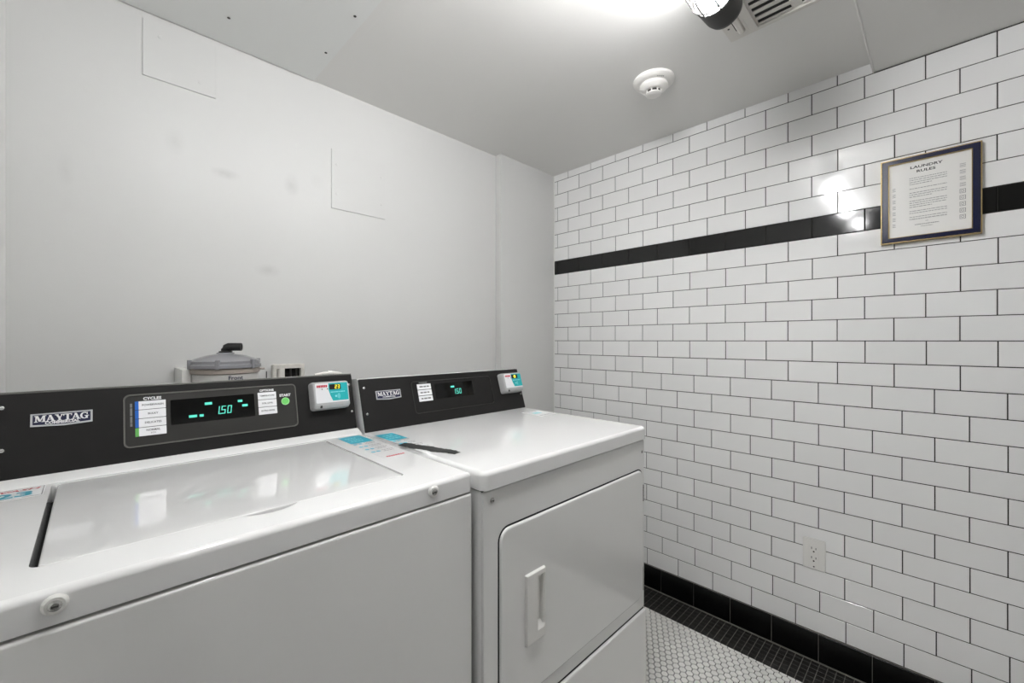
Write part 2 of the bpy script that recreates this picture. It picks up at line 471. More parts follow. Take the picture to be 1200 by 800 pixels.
for idx, (score, loc, size, kind) in enumerate(cuts):
    if idx < 300 and score > 0:
        key = (kind, size)
        if key not in meshes:
            g = tilegeo(*(size or (TW, TH)))
            meshes[key] = mesh_of(g, 'tile', 30); meshes[key].materials.append(MATS[kind])
        o = bpy.data.objects.new('tile', meshes[key]); C.objects.link(o); o.parent = wallr; o.location = loc
        o.rotation_euler = jit()
        if kind == 'tile_black': o['label'] = 'glossy black tile'
    else:
        g = tilegeo(*(size or (TW, TH)))
        rest[kind].add([p + Vector(loc) for p in g.v], g.f)
for kind, g in rest.items():
    if g.v:
        o = mk('tile_field' if kind == 'tile_white' else 'black_tile_field', g, kind, wallr, smooth=30); o['kind'] = 'stuff'
mk('corner_caulk', G().box(TOP, XR - 0.001, XR + 0.003, YC - 0.0065, YC, 0.1, ZC), 'caulk', wallr)

# black base tiles
bb = struct(mk('baseboard_right', G().box(TOP, XR - 0.0035, XR + 0.003, YF, YC, 0, 0.1075), 'grout_border'), 'black glazed tile base along the tiled wall', 'baseboard')
y1 = 1.578 - 0.0205 + PW
while y1 > YF + 0.3:
    a, b = y1 - PW + 0.0009, min(y1 - 0.0009, YC - 0.004)
    g = G().slab(SIDE(XR - 0.0035), -b, -a, 0.004, 0.1072, -0.002, 0.0045, 0.001, 0.0035, 2, 3)
    mk('tile', g, 'tile_base', bb)
    y1 -= PW
mk('floor_joint', G().box(TOP, XR - 0.011, XR - 0.0035, YF, YC, 0, 0.0035), 'grout_border', bb)

# ------------------------------------------------------------------ slab with a hole (machine top)
def holed_top(u0, u1, v0, v1, z0, z1, r, bev, hole, seg=6, bseg=4, fr=None):
    fr = fr or TOP
    rings = [[fr(u, v, z0) for u, v in rr(u0, u1, v0, v1, r, 0, seg)]]
    for k in range(bseg + 1):
        a = k / bseg * PI / 2
        rings.append([fr(u, v, z1 - bev + bev * math.sin(a)) for u, v in rr(u0, u1, v0, v1, r, bev * (1 - math.cos(a)), seg)])
    g = G().loops(rings, True, False)
    outer = rings[-1]
    H = [fr(u, v, z1) for u, v in hole]
    flat2 = [Vector((u, v, 0)) for u, v in rr(u0, u1, v0, v1, r, bev, seg)]
    hole2 = [Vector((u, v, 0)) for u, v in hole]
    g.add(outer + H, [tuple(t) for t in tessellate_polygon([flat2, hole2])])
    hb = [fr(u, v, z0 + 0.001) for u, v in hole]
    g.loops([H, hb], False, False)
    bm = bmesh.new()
    vv = [bm.verts.new(p) for p in g.v]
    for f in g.f:
        try: bm.faces.new([vv[i] for i in f])
        except ValueError: pass
    bmesh.ops.remove_doubles(bm, verts=bm.verts, dist=1e-5)
    g2 = G(); bm.verts.index_update()
    g2.v = [v.co.copy() for v in bm.verts]; g2.f = [tuple(v.index for v in f.verts) for f in bm.faces]
    bm.free()
    return g2

def console_frame(b, t): return Fr((0, b[0], b[1]), (1, 0, 0), (0, t[0] - b[0], t[1] - b[1]))
def screw(fr, u, v, n, parent, r=0.0045, m='screw_metal'):
    o = mk('screw', G().lathe(fr, u, v, [(r, n), (r, n + 0.0008), (r * 0.8, n + 0.0022), (r * 0.35, n + 0.0028)], 14), m, parent)
    mk('screw_slot', G().box(fr, u - r * .55, u + r * .55, v - r * .12, v + r * .12, n + 0.0022, n + 0.0031), 'slot_dark', o)
    return o
def housing(x0, x1, b, t, zfoot, yback):
    prof = [(b[0], zfoot), (b[0] + 0.0005, b[1]), (t[0], t[1]), (t[0] + 0.010, t[1] + 0.002), (yback, t[1] - 0.003), (yback, zfoot)]
    return G().loops([[Vector((x, y, z)) for y, z in prof] for x in (x0, x1)])
def dashes(fr, u0, u1, v, n, h, seed, wmin=0.003, wmax=0.009, gap=0.0015):
    rnd = random.Random(seed); g = G(); u = u0
    while u < u1 - wmin * 0.5:
        e = min(u + rnd.uniform(wmin, wmax), u1)
        g.flat(fr, rc(u, v - h / 2, e, v + h / 2), n); u = e + gap
    return g

# ------------------------------------------------------------------ washing machine
WX0, WX1, WY, WTOP = -0.140, 0.5545, 0.676, 0.935
WB, WT = (1.21, 0.947), (1.25, 1.103)
ws = thing('washing_machine', 'white top-loading washing machine with black console, nearest on the left', 'washing machine', (0.207, 1.0, 0))
mk('cabinet', G().slab(TOP, WX0 + 0.002, WX1 - 0.002, WY + 0.012, 1.385, 0.03, 0.893, 0.012, 0, 4), 'enamel_front', ws)
F = FRONT(WY + 0.012)
mk('front_panel', G().slab(F, WX0 + 0.001, WX1 - 0.001, 0.06, 0.8925, 0, 0.013, 0.004, 0.005, 3, 4), 'enamel_front', ws)
for x in (WX0 + 0.06, WX1 - 0.06):
    for y in (WY + 0.08, 1.33):
        mk('foot', G().lathe(TOP, x, y, [(0.024, 0), (0.024, 0.012), (0.012, 0.016), (0.012, 0.035)], 14), 'rubber', ws)
# lid opening with a finger scoop at its front edge
LX0, LX1, LY0, LY1 = -0.047, 0.444, 0.757, 1.168
hx0, hx1, hy0, hy1 = LX0 - 0.0075, LX1 + 0.003, LY0 - 0.0012, LY1 + 0.002
hole = []
for (u, v) in rr(hx0, hx1, hy0, hy1, 0.012, 0, 4): hole.append((u, v))
scoop = [(0.160 + 0.085 * k / 12, hy0 - 0.017 * math.sin(PI * k / 12) ** 0.8) for k in range(13)]
k0 = hole.index(min(hole, key=lambda p: (round(p[1], 5), p[0])))      # front-left end of the front edge
fl = [p for p in hole]
# front edge runs from the last corner's end (left) to the first corner's start (right)
hole = fl + [(hx0 + 0.0121, hy0 - 1e-6)] + scoop
seen = []
for p in hole:
    if not seen or (abs(p[0] - seen[-1][0]) + abs(p[1] - seen[-1][1])) > 1e-4: seen.append(p)
hole = seen
mk('top_panel', holed_top(WX0, WX1, WY, 1.20, 0.8965, WTOP, 0.010, 0.009, hole), 'enamel', ws, smooth=30)
mk('lid_gap_shade', G().box(TOP, LX0 - 0.02, LX1 + 0.02, LY0 - 0.03, LY1 + 0.01, 0.8972, 0.904), 'gap_black', ws)  # dark sheet under the lid, painted shade for the open gap
mk('top_gap_shade', G().box(TOP, WX0 + 0.004, WX1 - 0.004, WY + 0.010, 1.19, 0.892, 0.8968), 'gap_black', ws)  # dark strip painting the shade in the seam under the top
lid = mk('lid', G().slab(TOP, LX0, LX1, LY0, LY1, 0.907, WTOP - 0.0002, 0.010, 0.0030, 5, 3), 'lid_gloss', ws)
mk('finger_lip', G().poly(TOP, [(0.160 + 0.085 * k / 12, LY0 - 0.0015 - 0.0150 * math.sin(PI * k / 12) ** 0.8) for k in range(13)], 0.905, 0.920), 'enamel', lid)
mk('rear_ridge', G().loops([[Vector((x, y, z)) for y, z in ((1.178, 0.934), (1.184, 0.939), (1.206, 0.9475), (1.216, 0.9475), (1.216, 0.93), (1.18, 0.93))] for x in (WX0, WX1)]), 'enamel', ws)
for x in (-0.029, 0.459):
    g = G().lathe(FRONT(WY), x, 0.919, [(0.0110, 0), (0.0110, 0.002), (0.0085, 0.0045)], 20)
    o = mk('bumper_washer', g, 'plastic_white', ws)
    mk('screw', G().lathe(FRONT(WY), x, 0.919, [(0.0060, 0.004), (0.0060, 0.0052), (0.0035, 0.0072)], 14), 'screw_metal', o)
    mk('screw_cross', G().box(FRONT(WY), x - .0026, x + .0026, 0.9182, 0.9198, 0.0066, 0.0076), 'slot_dark', o)
# console
mk('console_housing', housing(WX0 + 0.002, WX1 - 0.0015, (WB[0] + 0.003, WB[1] - 0.002), (WT[0] + 0.003, WT[1]), 0.90, 1.305), 'console_cap', ws)
K = console_frame(WB, WT)
mk('console_face', G().slab(K, WX0 + 0.001, WX1 - 0.001, 0.0, 0.160, -0.004, 0.0015, 0.002, 0.001, 2, 2), 'console_black', ws)
mk('console_trim', G().slab(K, WX0 + 0.001, WX1 - 0.001, 0.1600, 0.1635, -0.012, 0.0012, 0.001, 0.0008, 2, 2), 'panel_rim', ws)
pn = mk('control_panel', G().slab(K, 0.0495, 0.3915, 0.0315, 0.1405, 0.0012, 0.0022, 0.009, 0.0006, 4, 2), 'console_panel', ws)
mk('panel_rim', G().frame(K, (0.0465, 0.3945, 0.0285, 0.1435), (0.0495, 0.3915, 0.0315, 0.1405), 0.0012, 0.0040, 0.011, 0.009, 4, 0.001), 'panel_rim', pn)
dsp = mk('display', G().slab(K, 0.126, 0.294, 0.0678, 0.1248, 0.0020, 0.0030, 0.002, 0.0004, 2, 1), 'display_glass', ws)
mk('price_digits', join(seven(K, '1.50', 0.2085, 0.0815, 0.0095, 0.0195, 0.0034, 0.0125, 0.12, 0.13)), 'teal_led', dsp)
for (a, b, c, d) in ((.190, .1065, .2045, .1125), (.1590, .0800, .1745, .0858), (.1790, .0800, .187, .0856), (.2575, .1065, .2675, .1120), (.2665, .0945, .2785, .1002)):
    mk('indicator_word', G().flat(K, rc(a, b, c, d), 0.0034), 'teal_led', dsp)
bad = mk('badge', G().poly(K, [(-0.0855, 0.0935), (-0.040, 0.0910), (0.0, 0.0935), (0.0, 0.1178), (-0.0855, 0.1178)], 0.001, 0.0035), 'badge_silver', ws)
mk('badge_field', G().poly(K, [(-0.0825, 0.0965), (-0.040, 0.0942), (-0.003, 0.0965), (-0.003, 0.1152), (-0.0825, 0.1152)], 0.0035, 0.0038), 'ink_navy', bad)
mk('badge_lettering', maytag(K, -0.0805, -0.005, 0.1012, 0.0125, 0.0041), 'ink_white', bad)
mk('badge_underline_text', text_geo('COMMERCIAL', K, -0.0425, 0.0983, 0.0041, 0.0072, bold=0.0003, sx=1.05), 'ink_white', bad)
# cycle buttons
for k, nm in enumerate(('POWERWASH', 'BULKY', 'DELICATES', 'NORMAL')):
    v1 = 0.1272 - k * 0.0194; v0 = v1 - 0.0182
    bt = mk('cycle_button', G().slab(K, 0.0715, 0.1180, v0, v1, 0.002, 0.0034, 0.0008, 0.0004, 2, 1), 'label_white', ws)
    mk('button_stripe', G().slab(K, 0.0655, 0.0715, v0, v1, 0.002, 0.0034, 0, 0), 'green_stripe' if k == 3 else 'blue_stripe', bt)
    if k < 3: mk('lettering', text_geo(nm, K, 0.0955, (v0 + v1) / 2, 0.0037, 0.0058, bold=0.0001), 'ink_dark', bt)
    else:
        mk('lettering', join(text_geo(nm, K, 0.0955, v0 + 0.0118, 0.0037, 0.0058, bold=0.0001), text_geo('ECO', K, 0.0955, v0 + 0.0055, 0.0037, 0.0042)), 'ink_dark', bt)
mk('cycles_lettering', text_geo('CYCLES', K, 0.095, 0.1322, 0.0026, 0.0086, bold=0.00035, sx=1.05), 'ink_white', pn)
g = G()
for (a, b) in ((0.0740, 0.0805), (0.0815, 0.0950), (0.0970, 0.1135), (0.1150, 0.1235)): g.flat(K, rc(0.0575, a, 0.0612, b), 0.0026)
mk('side_lettering', g, 'ink_grey', pn)
for k, nm in enumerate(('TEMPERATURE', 'SOIL LEVEL', 'EXTRA RINSE')):
    v1 = 0.1260 - k * 0.0194; v0 = v1 - 0.0182
    bt = mk('option_button', G().slab(K, 0.3022, 0.3450, v0, v1, 0.002, 0.0034, 0.0008, 0.0004, 2, 1), 'label_white', ws)
    mk('lettering', text_geo(nm, K, 0.3236, (v0 + v1) / 2, 0.0037, 0.0052, bold=0.0001), 'ink_dark', bt)
mk('options_lettering', text_geo('OPTIONS', K, 0.3236, 0.1308, 0.0026, 0.0074, bold=0.00035, sx=1.05), 'ink_white', pn)
mk('start_lettering', text_geo('START', K, 0.3665, 0.1140, 0.0026, 0.0092, bold=0.00045, sx=1.0), 'ink_white', pn)
sb = mk('start_button', G().lathe(K, 0.3662, 0.0982, [(0.0100, 0.002), (0.0100, 0.0036), (0.0088, 0.0042)], 24), 'button_ring', ws)
mk('button_centre', G().lathe(K, 0.3662, 0.0982, [(0.0080, 0.0040), (0.0075, 0.0048)], 24), 'button_green', sb)
for (u, v) in ((-0.1215, 0.134), (-0.1200, 0.0545), (0.5415, 0.129), (0.5432, 0.050)): screw(K, u, v, 0.0015, ws, 0.0042)
# machine number card, instruction decal
nc = mk('number_card', G().slab(TOP, -0.1345, -0.0615, 1.106, 1.176, WTOP, WTOP + 0.0006, 0.002), 'decal_white', ws)
mk('card_border', G().frame(TOP, (-0.1330, -0.0630, 1.1085, 1.1735), (-0.1318, -0.0642, 1.1097, 1.1723), WTOP + 0.0006, WTOP + 0.0008), 'ink_grey', nc)
mk('card_word', text_geo('WASH', TOP, -0.0985, 1.160, WTOP + 0.0009, 0.0150, bold=0.0004, sx=1.35, shear=0.2), 'ink_red', nc)
mk('card_number', text_geo('23', TOP, -0.0975, 1.130, WTOP + 0.0009, 0.042, bold=0.0014, sx=1.15), 'teal_decal', nc)
def decal(parent, x0, y0, w_, h_, z, seed, red=True):
    d = mk('instruction_decal', G().slab(TOP, x0, x0 + w_, y0, y0 + h_, z, z + 0.0004, 0.002), 'enamel', parent)
    n = z + 0.0006; yt = y0 + h_
    mk('decal_header', G().slab(TOP, x0 + 0.003, x0 + w_ - 0.003, yt - 0.092, yt - 0.004, z + 0.0003, z + 0.0006, 0.001), 'teal_decal', d)
    g = G()
    for k, (a, b) in enumerate(((.012, .042), (.012, .050), (.012, .046))): g = join(g, dashes(TOP, x0 + a, x0 + b, yt - 0.030 - k * 0.019, n + 0.0003, 0.009, seed + k, 0.004, 0.009, 0.002))
    mk('header_lettering', g, 'teal_light', d)
    g = G()
    for k in range(4):
        y = yt - 0.104 - k * 0.033
        for dx in (0.008, 0.021): mk('step_dot', G().lathe(TOP, x0 + dx, y, [(0.0055, n - 0.0003), (0.0055, n)], 12), 'teal_decal', d)
    g = G()
    for k in range(4):
        y = yt - 0.100 - k * 0.033
        for j in range(2): g = join(g, dashes(TOP, x0 + 0.031, x0 + w_ - 0.004 - 0.006 * j, y - j * 0.012, n, 0.0040, seed + 9 + 2 * k + j, 0.003, 0.008, 0.0015))
    mk('step_lettering', g, 'ink_grey', d)
    if red: mk('red_lettering', dashes(TOP, x0 + 0.010, x0 + w_ - 0.008, y0 + 0.009, n, 0.0085, seed + 40, 0.004, 0.006, 0.001), 'ink_red', d)
    return d
decal(ws, 0.4745, 0.895, 0.067, 0.272, WTOP, 3)

# ------------------------------------------------------------------ dryer
DX0, DX1, DY, DTOP = 0.5655, 1.2430, 0.656, 0.935
DB, DT = (1.18, 0.935), (1.229, 1.087)
dr = thing('tumble_dryer', 'white front-loading dryer with black console beside the tiled wall', 'dryer', (0.905, 1.0, 0))
mk('cabinet', G().slab(TOP, DX0 + 0.001, DX1 - 0.001, DY + 0.006, 1.365, 0.03, 0.893, 0.014, 0, 5), 'enamel_front', dr)
F = FRONT(DY + 0.006)
mk('front_panel', G().slab(F, DX0 + 0.004, DX1 - 0.004, 0.366, 0.892, -0.004, 0.003, 0.006, 0.003, 3, 3), 'enamel_front', dr)
mk('lower_panel', G().slab(F, DX0 + 0.001, DX1 - 0.0005, 0.05, 0.361, -0.004, 0.009, 0.005, 0.005, 3, 4), 'enamel_front', dr)
mk('panel_gap', G().box(F, DX0 + 0.006, DX1 - 0.006, 0.355, 0.370, -0.003, 0.0015), 'gap_black', dr)
for x in (DX0 + 0.06, DX1 - 0.06):
    for y in (DY + 0.08, 1.31):
        mk('foot', G().lathe(TOP, x, y, [(0.024, 0), (0.024, 0.012), (0.012, 0.016), (0.012, 0.035)], 14), 'rubber', dr)
mk('top_panel', G().slab(TOP, DX0 - 0.0015, DX1, DY - 0.003, 1.300, 0.8965, DTOP, 0.016, 0.010, 6, 4), 'enamel', dr)
mk('top_gap_shade', G().box(TOP, DX0 + 0.004, DX1 - 0.004, DY + 0.008, 1.35, 0.892, 0.8968), 'gap_black', dr)  # dark strip for the seam shade under the dryer top
mk('console_housing', housing(DX0, DX1 - 0.002, (DB[0] + 0.003, DB[1] - 0.002), (DT[0] + 0.003, DT[1]), 0.93, 1.285), 'enamel', dr)
K2 = console_frame(DB, DT)
mk('console_face', G().slab(K2, DX0 + 0.0005, DX1 - 0.001, 0.0, 0.160, -0.004, 0.0015, 0.002, 0.001, 2, 2), 'console_black', dr)
# door
dg = mk('door_gap', G().slab(F, 0.6095, 1.2265, 0.4020, 0.8065, 0.0, 0.0036, 0.030, 0, 6), 'gap_black', dr)
door = mk('door', holed_top(0.6130, 1.2240, 0.4050, 0.8025, 0.0, 0.0085, 0.027, 0.0050, [(0.7200, 0.5400), (0.7495, 0.5400), (0.7495, 0.6730), (0.7200, 0.6730)], 6, 4, F), 'enamel_front', dr, smooth=30)
# moulded pull: flat plate with a pocket on its right side
hx0, hx1, hz0, hz1 = 0.6865, 0.7515, 0.5205, 0.6795
gu = [0, .0012, .003, .0362, .0370, .0375, .0560, .0580, .0620, .0638, .065]
gv = [0, .0012, .003, .0225, .0300, .0380, .1300, .1440, .1475, .1562, .1578, .159]
def hh(iu, iv):
    u, v = gu[iu], gv[iv]
    if iu in (0, len(gu) - 1) or iv in (0, len(gv) - 1): return 0.0
    if iu in (1, len(gu) - 2) or iv in (1, len(gv) - 2): return 0.0062
    if iu in (4, 5, 6, 7) and iv in (4, 5, 6, 7):
        d = 0.0038 if iu == 7 else -0.0042
        if iu == 4: d = 0.0030
        if iv == 4: d = max(d, 0.0030)
        if iv == 7: d = max(d, 0.0015)
        return d
    return 0.0072
vs_, fs = [], []
for a in range(len(gu)):
    for b in range(len(gv)): vs_.append(F(hx0 + gu[a], hz0 + gv[b], 0.0085 + hh(a, b)))
nb = len(gv)
for a in range(len(gu) - 1):
    for b in range(nb - 1): fs.append((a * nb + b, (a + 1) * nb + b, (a + 1) * nb + b + 1, a * nb + b + 1))
hd = mk('door_handle', G().add(vs_, fs), 'plastic_white', door, smooth=20)
for z0, z1 in ((0.702, 0.753), (0.424, 0.494)):
    mk('hinge', G().tube([F(1.2280, z0, 0.005), F(1.2280, z1, 0.005)], 0.0032, 8), 'screw_metal', door)
screw(F, 0.5935, 0.871, 0.003, dr, 0.0060); screw(F, 1.224, 0.856, 0.003, dr, 0.0045)
# console details
pn = mk('control_panel', G().slab(K2, 0.7425, 1.0815, 0.0365, 0.1385, 0.0012, 0.0020, 0.009, 0.0005, 4, 2), 'console_black', dr)
mk('panel_rim', G().frame(K2, (0.7400, 1.0840, 0.0340, 0.1410), (0.7425, 1.0815, 0.0365, 0.1385), 0.0012, 0.0032, 0.011, 0.009, 4, 0.001), 'console_panel', pn)
dsp = mk('display', G().slab(K2, 0.829, 0.994, 0.0745, 0.1272, 0.0018, 0.0030, 0.002, 0.0004, 2, 1), 'display_glass', dr)
mk('price_digits', seven(K2, '150', 0.9025, 0.0845, 0.0095, 0.0190, 0.0034, 0.0125, 0.05, 0.15), 'teal_led', dsp)
mk('indicator_word', G().flat(K2, rc(0.894, 0.1085, 0.910, 0.1145), 0.0034), 'teal_led', dsp)
for k in range(3):
    v1 = 0.1298 - k * 0.0200; v0 = v1 - 0.0180
    bt = mk('cycle_button', G().slab(K2, 0.7610, 0.8140, v0, v1, 0.002, 0.0034, 0.0008, 0.0004, 2, 1), 'label_white', dr)
    mk('lettering', dashes(K2, 0.769, 0.806, (v0 + v1) / 2, 0.0037, 0.0045, 70 + k, 0.008, 0.014, 0.0025), 'ink_grey', bt)
mk('title_lettering', dashes(K2, 0.770, 0.805, 0.1345, 0.0024, 0.0042, 90, 0.006, 0.009, 0.001), 'ink_grey', pn)
bad = mk('badge', G().poly(K2, [(0.614, 0.0935), (0.655, 0.0905), (0.698, 0.0935), (0.698, 0.1198), (0.614, 0.1198)], 0.001, 0.0035), 'badge_silver', dr)
mk('badge_field', G().poly(K2, [(0.617, 0.0965), (0.655, 0.0937), (0.695, 0.0965), (0.695, 0.1170), (0.617, 0.1170)], 0.0035, 0.0038), 'ink_navy', bad)
mk('badge_lettering', maytag(K2, 0.6185, 0.6935, 0.1030, 0.0122, 0.0041), 'ink_white', bad)
mk('badge_underline_text', text_geo('COMMERCIAL', K2, 0.656, 0.0990, 0.0041, 0.0060, bold=0.00015, sx=1.15), 'ink_white', bad)
for (u, v) in ((0.5793, 0.132), (0.5785, 0.053), (1.2325, 0.132), (1.2325, 0.0565)): screw(K2, u, v, 0.0015, dr, 0.0042)
decal(dr, 0.5655, 0.880, 0.058, 0.250, DTOP, 23, red=False)
# black marker scribble over the decal
g = G(); rnd = random.Random(5)
P0, P1 = Vector((0.5690, 0.985)), Vector((0.6220, 0.812))
d = (P1 - P0); nrm = Vector((-d.y, d.x)).normalized()
L_, R_ = [], []
for k in range(31):
    t = k / 30; c = P0 + d * t + nrm * 0.0022 * math.sin(t * 17)
    hw = 0.0185 * (0.45 + 0.55 * math.sin(PI * min(1, max(0, t * 0.94 + 0.05))) ** 0.4) + rnd.uniform(-0.0022, 0.0022)
    L_.append(c + nrm * hw); R_.append(c - nrm * hw)
vs_ = [TOP(p.x, p.y, DTOP + 0.0011) for p in L_ + R_]
g.add(vs_, [(k, k + 1, 31 + k + 1, 31 + k) for k in range(30)])
mk('marker_scribble', g, 'marker_black', dr, label='black marker scribble over the decal', recalc=False)
cd = mk('small_decal', G().slab(TOP, 1.135, 1.222, 1.000, 1.098, DTOP, DTOP + 0.0005, 0.002), 'decal_white', dr)
mk('decal_lettering', join(dashes(TOP, 1.155, 1.195, 1.055, DTOP + 0.0008, 0.022, 61, 0.008, 0.012, 0.002)), 'teal_light', cd)
for y in (1.010, 1.090): mk('decal_line', dashes(TOP, 1.140, 1.217, y, DTOP + 0.0008, 0.005, 62, 0.01, 0.02, 0.002), 'ink_grey', cd)

# ------------------------------------------------------------------ payment readers
def reader(K, u0, v0, w_, h_, dep, label, digits):
    base = K(u0 + w_ / 2, v0, 0.0015)
    t = thing('payment_reader', label, 'card reader', base, 'payment readers on the consoles')
    n0 = 0.0016; nf = n0 + dep
    # body: deeper shell with a chamfered lower lip
    sh = lambda ins, vb: rr(u0 + ins, u0 + w_ - ins, v0 + vb, v0 + h_ - ins, 0.008, 0, 4)
    rings = [[K(u, v, n0) for u, v in sh(0.0, 0.0)], [K(u, v, n0 + dep * 0.45) for u, v in sh(0.0, 0.0)], [K(u, v, n0 + dep * 0.52) for u, v in sh(0.0012, 0.0012)],
             [K(u, v, nf - 0.006) for u, v in sh(0.0020, 0.0025)], [K(u, v, nf - 0.002) for u, v in sh(0.0035, 0.008)], [K(u, v, nf) for u, v in sh(0.006, 0.0135)]]
    body = mk('reader_body', G().loops(rings), 'reader_grey', t, smooth=40)
    ul, ur, vl, vh = u0 + 0.0075, u0 + w_ - 0.0065, v0 + 0.0165, v0 + h_ - 0.0065
    fp = mk('front_label', G().slab(K, ul, ur, vl, vh, nf - 0.0002, nf + 0.0006, 0.003, 0, 3), 'reader_white', t)
    us = ul + (ur - ul) * 0.40
    pts = [(ur - 0.001, vl + 0.004), (ur - 0.001, vh - 0.001)] + [(us, vh - 0.001), (us - 0.001, vl + (vh - vl) * 0.65), (us + 0.003, vl + (vh - vl) * 0.35), (us + 0.009, vl + 0.004)]
    mk('teal_field', G().poly(K, pts, nf + 0.0006, nf + 0.0009), 'teal_print', fp)
    win = mk('number_window', G().slab(K, us + 0.002, us + 0.034, vh - 0.0195, vh - 0.0045, nf + 0.0009, nf + 0.0013, 0.001), 'led_window', t)
    if digits: mk('lit_digits', seven(K, digits, us + 0.0165, vh - 0.0175, 0.0058, 0.0110, nf + 0.0016, 0.0082, 0.06, 0.17), 'led_yellow', win)
    else: mk('lit_digits', G().lathe(K, us + 0.019, vh - 0.012, [(0.0062, nf + 0.0013), (0.0055, nf + 0.0016)], 14), 'led_yellow', win)
    mk('red_logo', dashes(K, ul + 0.004, us - 0.003, vh - 0.0085, nf + 0.0009, 0.0065, 8, 0.0035, 0.005, 0.0007), 'ink_red', fp)
    mk('indicator_hole', G().lathe(K, ul + 0.018, vh - 0.0165, [(0.0016, nf + 0.0005), (0.0016, nf + 0.0009)], 10).lathe(K, us - 0.0035, vh - 0.0165, [(0.0016, nf + 0.0005), (0.0016, nf + 0.0009)], 10), 'ink_dark', fp)
    mk('label_line', dashes(K, us + 0.004, ur - 0.008, vh - 0.0265, nf + 0.0012, 0.0026, 15, 0.004, 0.008, 0.001), 'teal_light', fp)
    g = G(); cu, cv = us + 0.0185, vl + 0.0165
    g.lathe(K, cu, cv, [(0.0030, nf + 0.0009), (0.0030, nf + 0.0012)], 12)
    for r_ in (0.0055, 0.0082, 0.0109):
        for p in arcband(cu, cv, (r_ + .0006, r_ + .0006), (r_ - .0006, r_ - .0006), -45, 45, 6): g.flat(K, p, nf + 0.0012)
    mk('contactless_symbol', g, 'teal_light', fp)
    mk('latch_slot', G().box(K, u0 + 0.018, u0 + 0.023, v0 + 0.003, v0 + 0.010, nf - 0.004, nf - 0.0008), 'slot_dark', body)
    return t
reader(K, 0.4275, 0.063, 0.1045, 0.078, 0.030, 'grey and teal card reader showing 23 on the washing machine console', '23')
reader(K2, 1.125, 0.064, 0.1045, 0.078, 0.030, 'grey and teal card reader with one yellow light on the dryer console', None)

# ------------------------------------------------------------------ lint trap on the back wall
LTX, LTY = 0.283, 1.505
lt = thing('lint_trap', 'grey plastic domed lint trap with black elbow behind the washing machine', 'lint trap', (LTX, LTY, 0.86))
mk('bucket', G().lathe(TOP, LTX, LTY, [(0.074, 0.86), (0.080, 0.87), (0.084, 1.113)], 36), 'filter_body', lt)
mk('clamp_band', G().lathe(TOP, LTX, LTY, [(0.0845, 1.108), (0.0880, 1.110), (0.0880, 1.123), (0.0850, 1.125)], 36).tube([(LTX + 0.085, LTY - .02, 1.118), (LTX + 0.098, LTY - .025, 1.118)], 0.003), 'filter_band', lt)
lid_ = mk('dome_lid', G().lathe(TOP, LTX, LTY, [(0.085, 1.124), (0.092, 1.125), (0.092, 1.134), (0.088, 1.137), (0.088, 1.145), (0.074, 1.152), (0.050, 1.160), (0.024, 1.165), (0.021, 1.169)], 36), 'filter_plastic', lt)
for k in range(6):
    a = 2 * PI * k / 6 + 0.12
    c_, s_ = math.cos(a), math.sin(a)
    mk('lid_clip', G().box(Fr((LTX + 0.089 * c_, LTY + 0.089 * s_, 0), (c_, s_, 0), (-s_, c_, 0)), -0.004, 0.0045, -0.005, 0.005, 1.123, 1.149), 'filter_plastic', lid_)
mk('front_lettering', text_geo('Front', FRONT(LTY - 0.0853), LTX + 0.008, 1.0975, 0.0, 0.016, bold=0.0003), 'ink_navy', lt)
el = mk('elbow', G().tube([(LTX, LTY, 1.164), (LTX, LTY, 1.178), (LTX + 0.002, LTY - .002, 1.182), (LTX + 0.008, LTY - .006, 1.1855), (LTX + 0.014, LTY - .009, 1.1858), (LTX + 0.036, LTY - 0.022, 1.1855)],
                          [0.0118, 0.0118, 0.0125, 0.0125, 0.0118, 0.0118], 16), 'black_plastic', lt)
mk('elbow_flange', G().lathe(TOP, LTX, LTY, [(0.0175, 1.1685), (0.0175, 1.1725), (0.012, 1.174)], 20), 'black_plastic', el)
mk('elbow_bore', G().tube([(LTX + 0.0350, LTY - 0.0214, 1.1855), (LTX + 0.0364, LTY - 0.0222, 1.1855)], 0.0085, 14), 'gap_black', el)
mk('wall_bracket', G().box(TOP, LTX - 0.105, LTX - 0.085, LTY - 0.01, YB, 1.075, 1.122), 'plastic_white', lt)
mk('rear_bracket', G().box(TOP, LTX - 0.03, LTX + 0.03, LTY + 0.06, YB, 0.92, 0.97), 'plastic_white', lt)

# supply box in the wall and the loose white hose lump on the console
vb = thing('valve_box', 'rough-edged open supply box in the back wall behind the washing machine', 'wall box', (0.495, YB, 1.00))
Fb = FRONT(YB)
mk('box_rim', G().frame(Fb, (0.4440, 0.5480, 1.00, 1.121), (0.4560, 0.5350, 1.012, 1.106), 0.0, 0.022, 0.004, 0.003, 3, 0.003), 'box_plaster', vb)
mk('box_back', G().box(Fb, 0.4560, 0.5350, 1.012, 1.106, 0.0005, 0.003), 'box_inside', vb)
for (x, r_) in ((0.472, 0.012), (0.503, 0.0035), (0.5225, 0.0035)):
    mk('supply_pipe', G().tube([(x, YB - 0.012, 1.012), (x, YB - 0.012, 1.107)], r_, 12), 'pipe_white' if r_ > .01 else 'screw_dark', vb)
mk('wire_stub', G().tube([(0.428, YB - 0.004, 1.02), (0.4285, YB - 0.004, 1.098)], 0.0016, 6), 'ink_dark', vb)
hs = thing('hose_coupling', 'small white hose coupling lying on top of the washing machine console', 'hose', (0.50, 1.285, WT[1] - 0.0015))
zt = WT[1] - 0.0015
